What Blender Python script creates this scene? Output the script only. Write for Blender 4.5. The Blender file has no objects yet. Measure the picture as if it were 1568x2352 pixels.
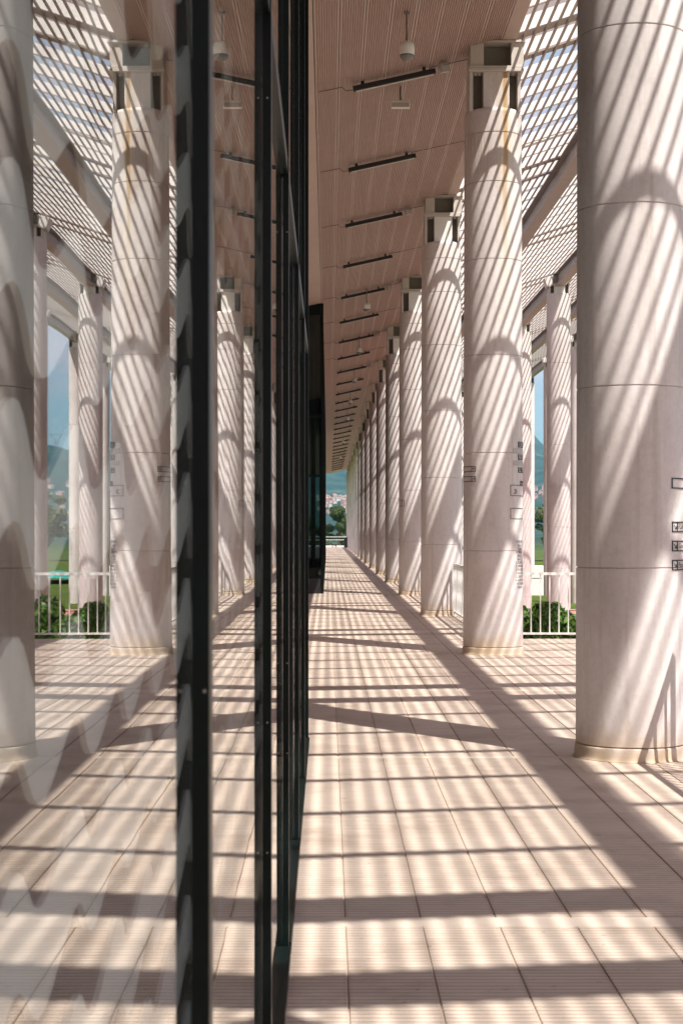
import bpy, bmesh, math, random
from math import sin, cos, tan, pi, atan, atan2, radians, sqrt
from mathutils import Vector, Matrix
random.seed(7)
S = bpy.context.scene
C = S.collection

# ------------------------------------------------------------------ camera
cam_d = bpy.data.cameras.new('camera')
cam = bpy.data.objects.new('camera', cam_d); C.objects.link(cam)
cam.location = (0, 0, 1.62); cam.rotation_euler = (radians(90), 0, 0)
cam_d.sensor_fit = 'VERTICAL'; cam_d.sensor_height = 36.0; cam_d.sensor_width = 24.0
cam_d.lens = 36.0 * 4000 / 2352
cam_d.shift_x = 31.0 / 2352; cam_d.shift_y = 43.5 / 2352
cam_d.clip_start = 0.05; cam_d.clip_end = 20000
cam_d.dof.use_dof = True; cam_d.dof.focus_distance = 22.0; cam_d.dof.aperture_fstop = 11.0
S.camera = cam

# ------------------------------------------------------------------ light
SUN = Vector((0.35, -0.47, 1.0)).normalized()          # towards the sun
sun_d = bpy.data.lights.new('sun', 'SUN'); sun_d.energy = 5.0; sun_d.angle = radians(0.53)
sun_d.color = (1.0, 0.96, 0.875)
sun = bpy.data.objects.new('sun', sun_d); C.objects.link(sun)
sun.rotation_euler = SUN.to_track_quat('Z', 'Y').to_euler(); sun.location = (30, -40, 60)

W = bpy.data.worlds.new('World'); S.world = W; W.use_nodes = True
nt = W.node_tree; nt.nodes.clear()
def wn(t): return nt.nodes.new(t)
out = wn('ShaderNodeOutputWorld'); bg = wn('ShaderNodeBackground'); sky = wn('ShaderNodeTexSky')
sky.sky_type = 'NISHITA'; sky.sun_disc = False
sky.sun_elevation = math.asin(SUN.z); sky.sun_rotation = atan2(SUN.x, SUN.y)
sky.altitude = 1500; sky.dust_density = 1.2
tc = wn('ShaderNodeTexCoord'); mp = wn('ShaderNodeMapping'); mp.inputs['Scale'].default_value = (1, 1, 2.6)
nz = wn('ShaderNodeTexNoise'); nz.inputs['Scale'].default_value = 3.2; nz.inputs['Detail'].default_value = 7; nz.inputs['Roughness'].default_value = .58
rp = wn('ShaderNodeValToRGB'); rp.color_ramp.elements[0].position = .39; rp.color_ramp.elements[1].position = .60
tint = wn('ShaderNodeMix'); tint.data_type = 'RGBA'; tint.blend_type = 'MULTIPLY'; tint.inputs['Factor'].default_value = 1
tint.inputs['B'].default_value = (.52, .98, .93, 1)
mx = wn('ShaderNodeMix'); mx.data_type = 'RGBA'; mx.inputs['B'].default_value = (12.0, 7.5, 7.4, 1)
nt.links.new(tc.outputs['Generated'], mp.inputs['Vector']); nt.links.new(mp.outputs[0], nz.inputs['Vector'])
nt.links.new(nz.outputs['Fac'], rp.inputs['Fac']); nt.links.new(rp.outputs['Color'], mx.inputs['Factor'])
nt.links.new(sky.outputs[0], tint.inputs['A']); nt.links.new(tint.outputs['Result'], mx.inputs['A'])
nt.links.new(mx.outputs['Result'], bg.inputs['Color']); bg.inputs['Strength'].default_value = .08
nt.links.new(bg.outputs[0], out.inputs['Surface'])

S.view_settings.view_transform = 'Standard'; S.view_settings.look = 'None'
S.view_settings.exposure = 0.85; S.view_settings.gamma = 1.0; S.view_settings.use_curve_mapping = False
S.render.engine = 'CYCLES'
S.cycles.use_denoising = True
S.cycles.max_bounces = 10; S.cycles.diffuse_bounces = 5; S.cycles.glossy_bounces = 5; S.cycles.transparent_max_bounces = 12
S.cycles.caustics_reflective = False; S.cycles.caustics_refractive = False

# ------------------------------------------------------------------ helpers
def tag(o, label=None, cat=None, group=None, kind=None):
    if label: o['label'] = label
    if cat: o['category'] = cat
    if group: o['group'] = group
    if kind: o['kind'] = kind
    return o
def link(name, me, mat=None, parent=None, loc=(0, 0, 0), rot=(0, 0, 0)):
    o = bpy.data.objects.new(name, me); C.objects.link(o)
    o.location = loc; o.rotation_euler = rot
    if parent: o.parent = parent
    if mat and not me.materials: me.materials.append(mat)
    return o
def empty(name, loc=(0, 0, 0)):
    o = bpy.data.objects.new(name, None); C.objects.link(o); o.location = loc; o.empty_display_size = .1
    return o
class MB:
    """collects shapes into one mesh"""
    def __init__(s): s.v = []; s.f = []
    def box(s, x0, x1, y0, y1, z0, z1):
        b = len(s.v)
        s.v += [(x0, y0, z0), (x1, y0, z0), (x1, y1, z0), (x0, y1, z0), (x0, y0, z1), (x1, y0, z1), (x1, y1, z1), (x0, y1, z1)]
        s.f += [tuple(b + i for i in q) for q in ((0, 3, 2, 1), (4, 5, 6, 7), (0, 1, 5, 4), (1, 2, 6, 5), (2, 3, 7, 6), (3, 0, 4, 7))]
        return s
    def prism(s, pts, a0, a1, axis='y'):
        """closed 2D outline (counter-clockwise) swept along an axis"""
        b = len(s.v); n = len(pts)
        for a in (a0, a1):
            for p, q in pts:
                s.v.append({'y': (p, a, q), 'x': (a, p, q), 'z': (p, q, a)}[axis])
        for i in range(n):
            j = (i + 1) % n
            s.f.append((b + i, b + j, b + n + j, b + n + i))
        s.f.append(tuple(b + i for i in range(n))[::-1]); s.f.append(tuple(b + n + i for i in range(n)))
        return s
    def lathe(s, prof, n=48, cap=True):
        b = len(s.v); m = len(prof)
        for r, z in prof:
            for i in range(n):
                a = 2 * pi * i / n; s.v.append((r * cos(a), r * sin(a), z))
        for k in range(m - 1):
            for i in range(n):
                j = (i + 1) % n
                s.f.append((b + k * n + i, b + k * n + j, b + (k + 1) * n + j, b + (k + 1) * n + i))
        if cap:
            s.f.append(tuple(b + i for i in range(n))[::-1]); s.f.append(tuple(b + (m - 1) * n + i for i in range(n)))
        return s
    def tube(s, p0, p1, r0, r1=None, n=8):
        r1 = r0 if r1 is None else r1
        p0 = Vector(p0); p1 = Vector(p1); d = (p1 - p0)
        q = d.to_track_quat('Z', 'Y'); b = len(s.v)
        for p, r in ((p0, r0), (p1, r1)):
            for i in range(n):
                a = 2 * pi * i / n; s.v.append(tuple(p + q @ Vector((r * cos(a), r * sin(a), 0))))
        for i in range(n):
            j = (i + 1) % n; s.f.append((b + i, b + j, b + n + j, b + n + i))
        s.f.append(tuple(b + i for i in range(n))[::-1]); s.f.append(tuple(b + n + i for i in range(n)))
        return s
    def mesh(s, name='m', smooth=False):
        me = bpy.data.meshes.new(name); me.from_pydata(s.v, [], s.f); me.update()
        bm = bmesh.new(); bm.from_mesh(me); bmesh.ops.recalc_face_normals(bm, faces=bm.faces); bm.to_mesh(me); bm.free()
        if smooth:
            for p in me.polygons: p.use_smooth = len(p.vertices) == 4
        return me
def bevel(me, w, seg=1):
    bm = bmesh.new(); bm.from_mesh(me)
    bmesh.ops.bevel(bm, geom=bm.edges[:], offset=w, segments=seg, affect='EDGES', clamp_overlap=True)
    bm.to_mesh(me); bm.free(); return me

# ------------------------------------------------------------------ materials
def mat(name): 
    m = bpy.data.materials.new(name); m.use_nodes = True
    t = m.node_tree; b = t.nodes['Principled BSDF']; return m, t, b
def N(t, ty, **kw):
    n = t.nodes.new(ty)
    for k, v in kw.items():
        if k in n.inputs: n.inputs[k].default_value = v
        else: setattr(n, k, v)
    return n
def L(t, a, b): t.links.new(a, b)
def ramp(t, fac, stops):
    r = t.nodes.new('ShaderNodeValToRGB'); e = r.color_ramp.elements
    while len(e) < len(stops): e.new(.5)
    for k, (p, c) in enumerate(stops): e[k].position = p; e[k].color = c if len(c) == 4 else (*c, 1)
    L(t, fac, r.inputs['Fac']); return r
def mixc(t, fac, a, b, mode='MIX'):
    m = t.nodes.new('ShaderNodeMix'); m.data_type = 'RGBA'; m.blend_type = mode
    for s, v in (('Factor', fac), ('A', a), ('B', b)):
        if hasattr(v, 'is_linked') or hasattr(v, 'links'): L(t, v, m.inputs[s])
        else: m.inputs[s].default_value = v if s == 'Factor' else (*v, 1)
    return m.outputs['Result']
def math_(t, op, a, b=0.0, clamp=False):
    m = t.nodes.new('ShaderNodeMath'); m.operation = op; m.use_clamp = clamp
    for i, v in enumerate((a, b)):
        if hasattr(v, 'links'): L(t, v, m.inputs[i])
        else: m.inputs[i].default_value = v
    return m.outputs[0]
def simple(name, col, rough=.6, var=.12, scale=6.0, metal=0.0, spec=.5, bump=0.0, bscale=60):
    m, t, b = mat(name)
    tc = N(t, 'ShaderNodeTexCoord'); n = N(t, 'ShaderNodeTexNoise', Scale=scale, Detail=6.0, Roughness=.62)
    L(t, tc.outputs['Object'], n.inputs['Vector'])
    r = ramp(t, n.outputs['Fac'], [(.25, tuple(c * (1 - var) for c in col)), (.75, tuple(min(1, c * (1 + var)) for c in col))])
    L(t, r.outputs['Color'], b.inputs['Base Color'])
    b.inputs['Roughness'].default_value = rough; b.inputs['Metallic'].default_value = metal; b.inputs['Specular IOR Level'].default_value = spec
    if bump:
        n2 = N(t, 'ShaderNodeTexNoise', Scale=bscale, Detail=4.0); L(t, tc.outputs['Object'], n2.inputs['Vector'])
        bp = N(t, 'ShaderNodeBump', Strength=bump, Distance=.01); L(t, n2.outputs['Fac'], bp.inputs['Height']); L(t, bp.outputs[0], b.inputs['Normal'])
    return m

def concrete(name, col, stain=0.0, footed=.72):
    m, t, b = mat(name)
    geo = N(t, 'ShaderNodeNewGeometry'); tc = N(t, 'ShaderNodeTexCoord')
    mp = N(t, 'ShaderNodeMapping'); mp.inputs['Scale'].default_value = (1, 1, .28); L(t, geo.outputs['Position'], mp.inputs['Vector'])
    n1 = N(t, 'ShaderNodeTexNoise', Scale=2.6, Detail=8.0, Roughness=.62); L(t, mp.outputs[0], n1.inputs['Vector'])
    c1 = ramp(t, n1.outputs['Fac'], [(.3, tuple(c * .80 for c in col)), (.52, col), (.75, tuple(min(.85, c * 1.06) for c in col))])
    n2 = N(t, 'ShaderNodeTexNoise', Scale=22.0, Detail=6.0, Roughness=.7); L(t, geo.outputs['Position'], n2.inputs['Vector'])
    c2 = ramp(t, n2.outputs['Fac'], [(.30, (.82, .80, .78)), (.55, (1, 1, 1))])
    c = mixc(t, .55, c1.outputs['Color'], c2.outputs['Color'], 'MULTIPLY')
    vo = N(t, 'ShaderNodeTexVoronoi', Scale=11.0); L(t, geo.outputs['Position'], vo.inputs['Vector'])
    pit = ramp(t, vo.outputs['Distance'], [(.018, (.45, .42, .40)), (.04, (1, 1, 1))])
    c = mixc(t, 1.0, c, pit.outputs['Color'], 'MULTIPLY')
    mps = N(t, 'ShaderNodeMapping'); mps.inputs['Scale'].default_value = (9, 9, .22); L(t, geo.outputs['Position'], mps.inputs['Vector'])
    nst = N(t, 'ShaderNodeTexNoise', Scale=1.5, Detail=6.0, Roughness=.6); L(t, mps.outputs[0], nst.inputs['Vector'])
    stk = ramp(t, nst.outputs['Fac'], [(.30, (.80, .76, .73)), (.46, (1, 1, 1))])
    c = mixc(t, .7, c, stk.outputs['Color'], 'MULTIPLY')
    npz = N(t, 'ShaderNodeTexNoise', Scale=.55, Detail=3.0, Roughness=.5); L(t, geo.outputs['Position'], npz.inputs['Vector'])
    ptc = ramp(t, npz.outputs['Fac'], [(.42, (.90, .87, .86)), (.46, (1, 1, 1))])
    c = mixc(t, .7, c, ptc.outputs['Color'], 'MULTIPLY')
    # damp, yellowed foot
    sep = N(t, 'ShaderNodeSeparateXYZ'); L(t, geo.outputs['Position'], sep.inputs[0])
    n3 = N(t, 'ShaderNodeTexNoise', Scale=5.0, Detail=5.0); L(t, geo.outputs['Position'], n3.inputs['Vector'])
    zz = math_(t, 'ADD', sep.outputs['Z'], math_(t, 'MULTIPLY', math_(t, 'SUBTRACT', n3.outputs['Fac'], .5), -.5))
    foot = ramp(t, zz, [(0.02, (1, 1, 1)), (.26, (0, 0, 0))])
    c = mixc(t, math_(t, 'MULTIPLY', foot.outputs['Color'], footed), c, (.56, .41, .24))
    L(t, c, b.inputs['Base Color']); b.inputs['Roughness'].default_value = .72; b.inputs['Specular IOR Level'].default_value = .35
    if stain:
        # rust run-off: a wandering streak down the front, with finer drips under the joints
        so = N(t, 'ShaderNodeSeparateXYZ'); L(t, geo.outputs['Position'], so.inputs[0])
        n4 = N(t, 'ShaderNodeTexNoise', Scale=1.6, Detail=3.0); L(t, geo.outputs['Position'], n4.inputs['Vector'])
        dx = math_(t, 'ABSOLUTE', math_(t, 'ADD', math_(t, 'SUBTRACT', so.outputs['X'], stain), math_(t, 'MULTIPLY', math_(t, 'SUBTRACT', n4.outputs['Fac'], .5), .06)))
        core = ramp(t, dx, [(.016, (1, 1, 1)), (.040, (0, 0, 0))])
        low = ramp(t, math_(t, 'MULTIPLY', so.outputs['Z'], .1), [(.50, (0, 0, 0)), (.66, (1, 1, 1))])
        front = ramp(t, math_(t, 'SUBTRACT', 23.2, so.outputs['Y']), [(.0, (0, 0, 0)), (.1, (1, 1, 1))])
        k = math_(t, 'MULTIPLY', math_(t, 'MULTIPLY', core.outputs['Color'], low.outputs['Color']), front.outputs['Color'])
        n5 = N(t, 'ShaderNodeTexNoise', Scale=4.0, Detail=4.0); mp5 = N(t, 'ShaderNodeMapping'); mp5.inputs['Scale'].default_value = (14, 14, .5)
        L(t, geo.outputs['Position'], mp5.inputs['Vector']); L(t, mp5.outputs[0], n5.inputs['Vector'])
        k = math_(t, 'MULTIPLY', k, ramp(t, n5.outputs['Fac'], [(.3, (.75,) * 3), (.55, (1,) * 3)]).outputs['Color'])
        c = mixc(t, math_(t, 'MULTIPLY', k, .9), c, (.34, .15, .02))
        halo = ramp(t, dx, [(.0, (1, 1, 1)), (.13, (0, 0, 0))])
        k2 = math_(t, 'MULTIPLY', math_(t, 'MULTIPLY', halo.outputs['Color'], front.outputs['Color']), math_(t, 'MULTIPLY', ramp(t, math_(t, 'MULTIPLY', so.outputs['Z'], .1), [(.36, (0, 0, 0)), (.6, (1, 1, 1))]).outputs['Color'], .38))
        c = mixc(t, k2, c, (.62, .50, .30))
        drip = ramp(t, n5.outputs['Fac'], [(.52, (0,) * 3), (.62, (1,) * 3)])
        band = ramp(t, math_(t, 'MULTIPLY', so.outputs['Z'], .1), [(.60, (0,) * 3), (.683, (1,) * 3), (.685, (0,) * 3)])
        c = mixc(t, math_(t, 'MULTIPLY', math_(t, 'MULTIPLY', drip.outputs['Color'], band.outputs['Color']), .5), c, (.40, .27, .16))
        L(t, c, b.inputs['Base Color'])
    bp = N(t, 'ShaderNodeBump', Strength=.18, Distance=.006)
    L(t, n2.outputs['Fac'], bp.inputs['Height']); L(t, bp.outputs[0], b.inputs['Normal'])
    return m
COLC = (.735, .675, .668)
M_col = concrete('painted_concrete', COLC)
M_colo = concrete('outer_column_concrete', COLC, 0.0, 0.0)
M_colr = concrete('rust_streaked_concrete', COLC, stain=2.31)

def plank_mat():
    m, t, b = mat('ribbed_terracotta_plank')
    tc = N(t, 'ShaderNodeTexCoord'); oi = N(t, 'ShaderNodeObjectInfo'); geo = N(t, 'ShaderNodeNewGeometry')
    sp = N(t, 'ShaderNodeSeparateXYZ'); L(t, geo.outputs['Position'], sp.inputs[0])
    w = math_(t, 'SINE', math_(t, 'MULTIPLY', sp.outputs['Y'], 2 * pi / .045))
    n = N(t, 'ShaderNodeTexNoise', Scale=1.3, Detail=8.0, Roughness=.65); L(t, geo.outputs['Position'], n.inputs['Vector'])
    base = ramp(t, n.outputs['Fac'], [(.28, (.57, .455, .385)), (.5, (.69, .575, .495)), (.75, (.75, .635, .555))])
    mp = N(t, 'ShaderNodeMapping'); mp.inputs['Scale'].default_value = (1.0, 9, 1); L(t, geo.outputs['Position'], mp.inputs['Vector'])
    n2 = N(t, 'ShaderNodeTexNoise', Scale=3.0, Detail=7.0, Roughness=.7); L(t, mp.outputs[0], n2.inputs['Vector'])
    st = ramp(t, n2.outputs['Fac'], [(.3, (.80, .77, .75)), (.6, (1, 1, 1))])
    c = mixc(t, .7, base.outputs['Color'], st.outputs['Color'], 'MULTIPLY')
    nd = N(t, 'ShaderNodeTexNoise', Scale=.9, Detail=10.0, Roughness=.72); L(t, geo.outputs['Position'], nd.inputs['Vector'])
    dirt = ramp(t, nd.outputs['Fac'], [(.34, (.66, .61, .57)), (.50, (1, 1, 1))])
    c = mixc(t, .75, c, dirt.outputs['Color'], 'MULTIPLY')
    ns = N(t, 'ShaderNodeTexNoise', Scale=17.0, Detail=3.0); L(t, geo.outputs['Position'], ns.inputs['Vector'])
    spot = ramp(t, ns.outputs['Fac'], [(.27, (.55, .50, .46)), (.32, (1, 1, 1))])
    c = mixc(t, .8, c, spot.outputs['Color'], 'MULTIPLY')
    so_ = N(t, 'ShaderNodeSeparateXYZ'); L(t, tc.outputs['Object'], so_.inputs[0])
    ed = math_(t, 'ADD', math_(t, 'ABSOLUTE', so_.outputs['X']), math_(t, 'MULTIPLY', n2.outputs['Fac'], .02))
    edge = ramp(t, math_(t, 'MULTIPLY', ed, 1 / .3), [(.49, (1, 1, 1)), (.54, (.74, .68, .63))])
    c = mixc(t, .4, c, edge.outputs['Color'], 'MULTIPLY')
    v = math_(t, 'ADD', math_(t, 'MULTIPLY', oi.outputs['Random'], .18), .88)
    cb = N(t, 'ShaderNodeCombineXYZ')
    for i in range(3): L(t, v, cb.inputs[i])
    c = mixc(t, 1.0, c, cb.outputs[0], 'MULTIPLY')
    gr = ramp(t, math_(t, 'ADD', math_(t, 'MULTIPLY', w, .5), .5), [(.10, (.60, .56, .53)), (.42, (1, 1, 1))])
    c = mixc(t, .68, c, gr.outputs['Color'], 'MULTIPLY')
    L(t, c, b.inputs['Base Color']); b.inputs['Roughness'].default_value = .55; b.inputs['Specular IOR Level'].default_value = .35
    n3 = N(t, 'ShaderNodeTexNoise', Scale=90.0, Detail=3.0); L(t, geo.outputs['Position'], n3.inputs['Vector'])
    h = math_(t, 'ADD', math_(t, 'MULTIPLY', w, .5), math_(t, 'MULTIPLY', n3.outputs['Fac'], .35))
    bp = N(t, 'ShaderNodeBump', Strength=.35, Distance=.004); L(t, h, bp.inputs['Height']); L(t, bp.outputs[0], b.inputs['Normal'])
    return m
M_plank = plank_mat()
M_strip = simple('smooth_concrete_strip', (.60, .50, .43), .6, .12, 5, bump=.1)
M_slab = simple('slab_concrete', (.50, .40, .34), .8, .15, 3)
M_soffit = simple('soffit_aluminium', (.50, .375, .325), .55, .07, 2.0)
M_slat = simple('taupe_slat_and_underside_shade', (.32, .265, .24), .5, .05, 3.0)
M_white = simple('white_steel_paint', (.80, .78, .75), .45, .04, 3.0)
M_steel = simple('grey_white_steel', (.56, .51, .475), .5, .07, 5.0)
M_dark = simple('recess_steel', (.20, .185, .155), .6, .1, 5.0)  # dark tone puts the shade of the capital openings into the steel
M_black = simple('black_anodised', (.005, .010, .0095), .35, .2, 8.0, spec=.12)
M_lamp = simple('black_lamp_housing', (.018, .018, .018), .5, .2, 8.0)
M_tube = simple('lamp_diffuser', (.55, .50, .44), .4, .05, 8.0)
M_cable = simple('conduit', (.20, .17, .15), .6, .1, 8.0)
M_dome = simple('camera_smoked_dome', (.20, .20, .19), .15, .05, 8.0)
M_rail = simple('rail_white_paint', (.80, .79, .77), .4, .05, 8.0)
M_sign = simple('sign_black_vinyl', (.02, .018, .018), .5, .1, 8.0)
M_signw = simple('sign_white_vinyl', (.72, .70, .68), .5, .05, 8.0)
M_plate = simple('sign_grey_patch', (.50, .46, .45), .55, .05, 8.0)
M_wave = simple('painted_light_band_pale', (.84, .90, .90), .8, .06, 3.0, spec=.05)  # pale tone carries the lit stripes between cast shadows
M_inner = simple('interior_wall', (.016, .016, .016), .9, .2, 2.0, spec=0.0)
M_leafs = None

def glass_mat(name, tintc, ior=1.5, wav=1.0, rough=0.0):
    m, t, b = mat(name); t.nodes.remove(b)
    o = t.nodes['Material Output']
    geo = N(t, 'ShaderNodeNewGeometry')
    fr = N(t, 'ShaderNodeFresnel')
    L(t, math_(t, 'ADD', ior, math_(t, 'MULTIPLY', geo.outputs['Backfacing'], 1 / ior - ior)), fr.inputs['IOR'])
    gl = N(t, 'ShaderNodeBsdfGlossy', Roughness=rough); gl.inputs['Color'].default_value = (.97, .97, .96, 1)
    tr = N(t, 'ShaderNodeBsdfTransparent'); tr.inputs['Color'].default_value = (*tintc, 1)
    mp = N(t, 'ShaderNodeMapping'); mp.inputs['Scale'].default_value = (1, 1.6, .55); L(t, geo.outputs['Position'], mp.inputs['Vector'])
    n = N(t, 'ShaderNodeTexNoise', Scale=2.2, Detail=1.5, Roughness=.4); L(t, mp.outputs[0], n.inputs['Vector'])
    bp = N(t, 'ShaderNodeBump', Strength=1.0, Distance=.00018 * wav); L(t, n.outputs['Fac'], bp.inputs['Height'])
    L(t, bp.outputs[0], gl.inputs['Normal'])
    mx = N(t, 'ShaderNodeMixShader'); L(t, fr.outputs[0], mx.inputs[0]); L(t, tr.outputs[0], mx.inputs[1]); L(t, gl.outputs[0], mx.inputs[2])
    nd = N(t, 'ShaderNodeTexNoise', Scale=1.4, Detail=8.0, Roughness=.7); L(t, geo.outputs['Position'], nd.inputs['Vector'])
    du = ramp(t, nd.outputs['Fac'], [(.40, (.0,) * 3), (.75, (.035,) * 3)])
    df = N(t, 'ShaderNodeBsdfDiffuse'); df.inputs['Color'].default_value = (.6, .57, .54, 1)
    m2 = N(t, 'ShaderNodeMixShader'); L(t, du.outputs['Color'], m2.inputs[0]); L(t, mx.outputs[0], m2.inputs[1]); L(t, df.outputs[0], m2.inputs[2])
    L(t, m2.outputs[0], o.inputs['Surface']); return m
M_glass = glass_mat('facade_glass', (.98, .99, .985), 1.48)
M_glassd = glass_mat('dark_tinted_glass', (.30, .38, .37), 1.5, .4)

# ------------------------------------------------------------------ layout numbers (metres)
Y1, BAY = 12.55, 10.5
XC, R = 2.18, .39                      # inner column row
def CY(n): return Y1 + BAY * (n - 1)
XG = -.17                              # glass plane
def soff(x): return 7.55 + .22 * x     # underside of the sloping soffit
SL = .33; ASL = atan(SL)
def zs(x): return 8.10 + SL * (x - 2.4)    # underside of the pergola slats
X0, X3 = 2.48, 12.75

# ------------------------------------------------------------------ terrain
def smooth(a, b, x):
    t = max(0, min(1, (x - a) / (b - a))); return t * t * (3 - 2 * t)
def terr(x, y):
    d = sqrt(x * x + y * y)
    z = -1.95
    z -= 2.0 * smooth(230, 330, y)
    side = smooth(120, 330, x)
    hill = 150 * smooth(1500, 3300, y) * smooth(60, 700, x)
    town = 46 * smooth(1300, 2600, y)
    mtn = 620 * smooth(2650, 5200, y) * (1 - smooth(170, 520, x * 3600 / max(y, 1)))
    rough = .4 * (9 * sin(x * .011 + 1.3) * sin(y * .006) + 5 * sin(x * .031 + y * .017) + 14 * sin(x * .0047 + y * .0031))
    return z + town * (1 - .2 * side) + hill + mtn + rough * smooth(1300, 2500, y)
def grid(name, xs, ys, f, m):
    v = [(x, y, f(x, y)) for y in ys for x in xs]; nx = len(xs)
    fc = [(j * nx + i, j * nx + i + 1, (j + 1) * nx + i + 1, (j + 1) * nx + i) for j in range(len(ys) - 1) for i in range(nx - 1)]
    me = bpy.data.meshes.new(name); me.from_pydata(v, [], fc); me.update()
    for p in me.polygons: p.use_smooth = True
    return link(name, me, m)
def ground_mat():
    m, t, b = mat('grass_and_hillside')
    geo = N(t, 'ShaderNodeNewGeometry'); sp = N(t, 'ShaderNodeSeparateXYZ'); L(t, geo.outputs['Position'], sp.inputs[0])
    n = N(t, 'ShaderNodeTexNoise', Scale=.35, Detail=9.0, Roughness=.65); L(t, geo.outputs['Position'], n.inputs['Vector'])
    lawn = ramp(t, n.outputs['Fac'], [(.3, (.045, .075, .012)), (.55, (.068, .105, .016)), (.75, (.11, .13, .03))])
    n2 = N(t, 'ShaderNodeTexNoise', Scale=.012, Detail=11.0, Roughness=.68); L(t, geo.outputs['Position'], n2.inputs['Vector'])
    hill = ramp(t, n2.outputs['Fac'], [(.36, (.010, .026, .022)), (.5, (.018, .042, .030)), (.60, (.045, .075, .048)), (.68, (.22, .21, .15))])
    far = ramp(t, math_(t, 'MULTIPLY', sp.outputs['Y'], .001), [(.30, (0, 0, 0)), (.9, (1, 1, 1))])
    c = mixc(t, far.outputs['Color'], lawn.outputs['Color'], hill.outputs['Color'])
    L(t, c, b.inputs['Base Color']); b.inputs['Roughness'].default_value = .95; b.inputs['Specular IOR Level'].default_value = .1
    return m
def steps(a, b, n, p=1.0): return [a + (b - a) * (i / n) ** p for i in range(n + 1)]
gx = [-6000, -3000, -1600, -900] + steps(-500, 900, 90) + [1300, 2000, 3200, 6000]
gy = [-400, -100, 0, 60, 120, 200, 260, 300, 340, 500, 800] + steps(1000, 5600, 110) + [7000, 9000]
ground = tag(grid('ground', gx, gy, terr, ground_mat()), kind='structure')

def flat(name, pts, z, m, label=None):
    me = bpy.data.meshes.new(name); me.from_pydata([(x, y, z) for x, y in pts], [], [tuple(range(len(pts)))]); me.update()
    return tag(link(name, me, m), kind='structure')
def brick_mat():
    m, t, b = mat('red_brick_paving')
    geo = N(t, 'ShaderNodeNewGeometry'); br = N(t, 'ShaderNodeTexBrick', Scale=1.0)
    br.inputs['Color1'].default_value = (.40, .13, .10, 1); br.inputs['Color2'].default_value = (.48, .19, .15, 1); br.inputs['Mortar'].default_value = (.52, .40, .36, 1)
    br.inputs['Brick Width'].default_value = 2.4; br.inputs['Row Height'].default_value = .9; br.inputs['Mortar Size'].default_value = .04
    L(t, geo.outputs['Position'], br.inputs['Vector']); L(t, br.outputs['Color'], b.inputs['Base Color']); b.inputs['Roughness'].default_value = .85
    return m
flat('brick_path', [(5.2, 52), (14, 52), (14.8, 79), (9, 79), (5.2, 66)], -1.925, brick_mat())
flat('added_paving', [(2.8, -30), (16, -30), (16, 52), (9, 80), (9, 180), (2.8, 180)], -1.935, simple('grey_pink_paving', (.36, .29, .26), .85, .15, .8))  # paving added to cut the lawn's green bounce onto pergola and columns
flat('road', [(-20, 214), (90, 214), (90, 222), (-20, 222)], -1.93, simple('asphalt', (.05, .05, .05), .9, .2, 1))

# ------------------------------------------------------------------ floor of the walkway
terrace = link('terrace', MB().box(-3.2, 2.79, -6, 186, -1.9, -.006).box(2.79, 4.35, 11.2, 26.3, -1.9, -.007).mesh(), M_slab); tag(terrace, kind='structure')
floor = tag(empty('floor', (0, 0, 0)), kind='structure')
PW = .3155
def plank_mesh(w, l):
    m = MB().box(-w / 2 + .0025, w / 2 - .0025, 0, l, -.04, 0).mesh('plank'); return bevel(m, .003)
YB = 7.22; SW = .17
SW2 = .10; HB = BAY / 2
pm = plank_mesh(PW, BAY - SW - .006); ph = plank_mesh(PW, HB - SW / 2 - SW2 / 2 - .006)
sm = MB().box(-1.2, 2.78, 0, SW, -.04, -.001).mesh('joint_strip'); sm2 = MB().box(-1.2, 2.78, 0, SW2, -.04, -.001).mesh('joint_strip')
for k in range(-1, 17):
    y = YB + BAY * k
    link('joint_strip', sm, M_strip, floor, (0, y - SW / 2, 0))
    if k < 10: link('joint_strip', sm2, M_strip, floor, (0, y + HB - SW2 / 2, 0))
    for i in range(11):
        x = .0705 - PW * 2 + PW * (i + .5)
        if x > 2.7: continue
        if k < 10:
            link('plank', ph, M_plank, floor, (x, y + SW / 2 + .003, 0)); link('plank', ph, M_plank, floor, (x, y + HB + SW2 / 2 + .003, 0))
        else: link('plank', pm, M_plank, floor, (x, y + SW / 2 + .003, 0))
for (a, b) in ((12.2, 17.63), (17.81, 26.2)):
    pl = plank_mesh(PW, b - a)
    for i in range(5):
        link('plank', pl, M_plank, floor, (.0705 - PW * 2 + PW * (10.5 + i), a, 0))
link('joint_strip', MB().box(2.80, 4.34, 0, SW, -.04, -.001).mesh('joint_strip'), M_strip, floor, (0, 17.72 - SW / 2, 0))

# ------------------------------------------------------------------ soffit
soffit = tag(empty('soffit', (0, 0, 0)), kind='structure')
PWs = 2.45 / 8
def soffit_panel():
    pts = [(.006, 0.03), (.006, 0), (.022, 0)]
    n = 9; w = (PWs - .044) / n
    for i in range(n):
        a = .022 + i * w
        pts += [(a + w * .2, .018), (a + w * .62, .018), (a + w * .85, 0), (a + w, 0)]
    pts += [(PWs - .004, 0), (PWs - .004, .03)]
    m = MB(); b = 0
    q = [(x, z + x * .22) for x, z in pts]
    m.prism(q, 0, BAY / 2 - .012); return m.mesh('soffit_panel')
sp = soffit_panel()
for k in range(-2, 32):
    for i in range(8):
        x = XG + i * PWs
        link('soffit_panel', sp, M_soffit, soffit, (x, CY(1) + BAY / 2 * k + .006, soff(x)))
link('soffit_deck', MB().prism([(-3.2, soff(-3.2) + .035), (2.28, soff(2.28) + .035), (2.28, 8.5), (-3.2, 8.5)], -6, 176).mesh(), M_dark, soffit)
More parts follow.
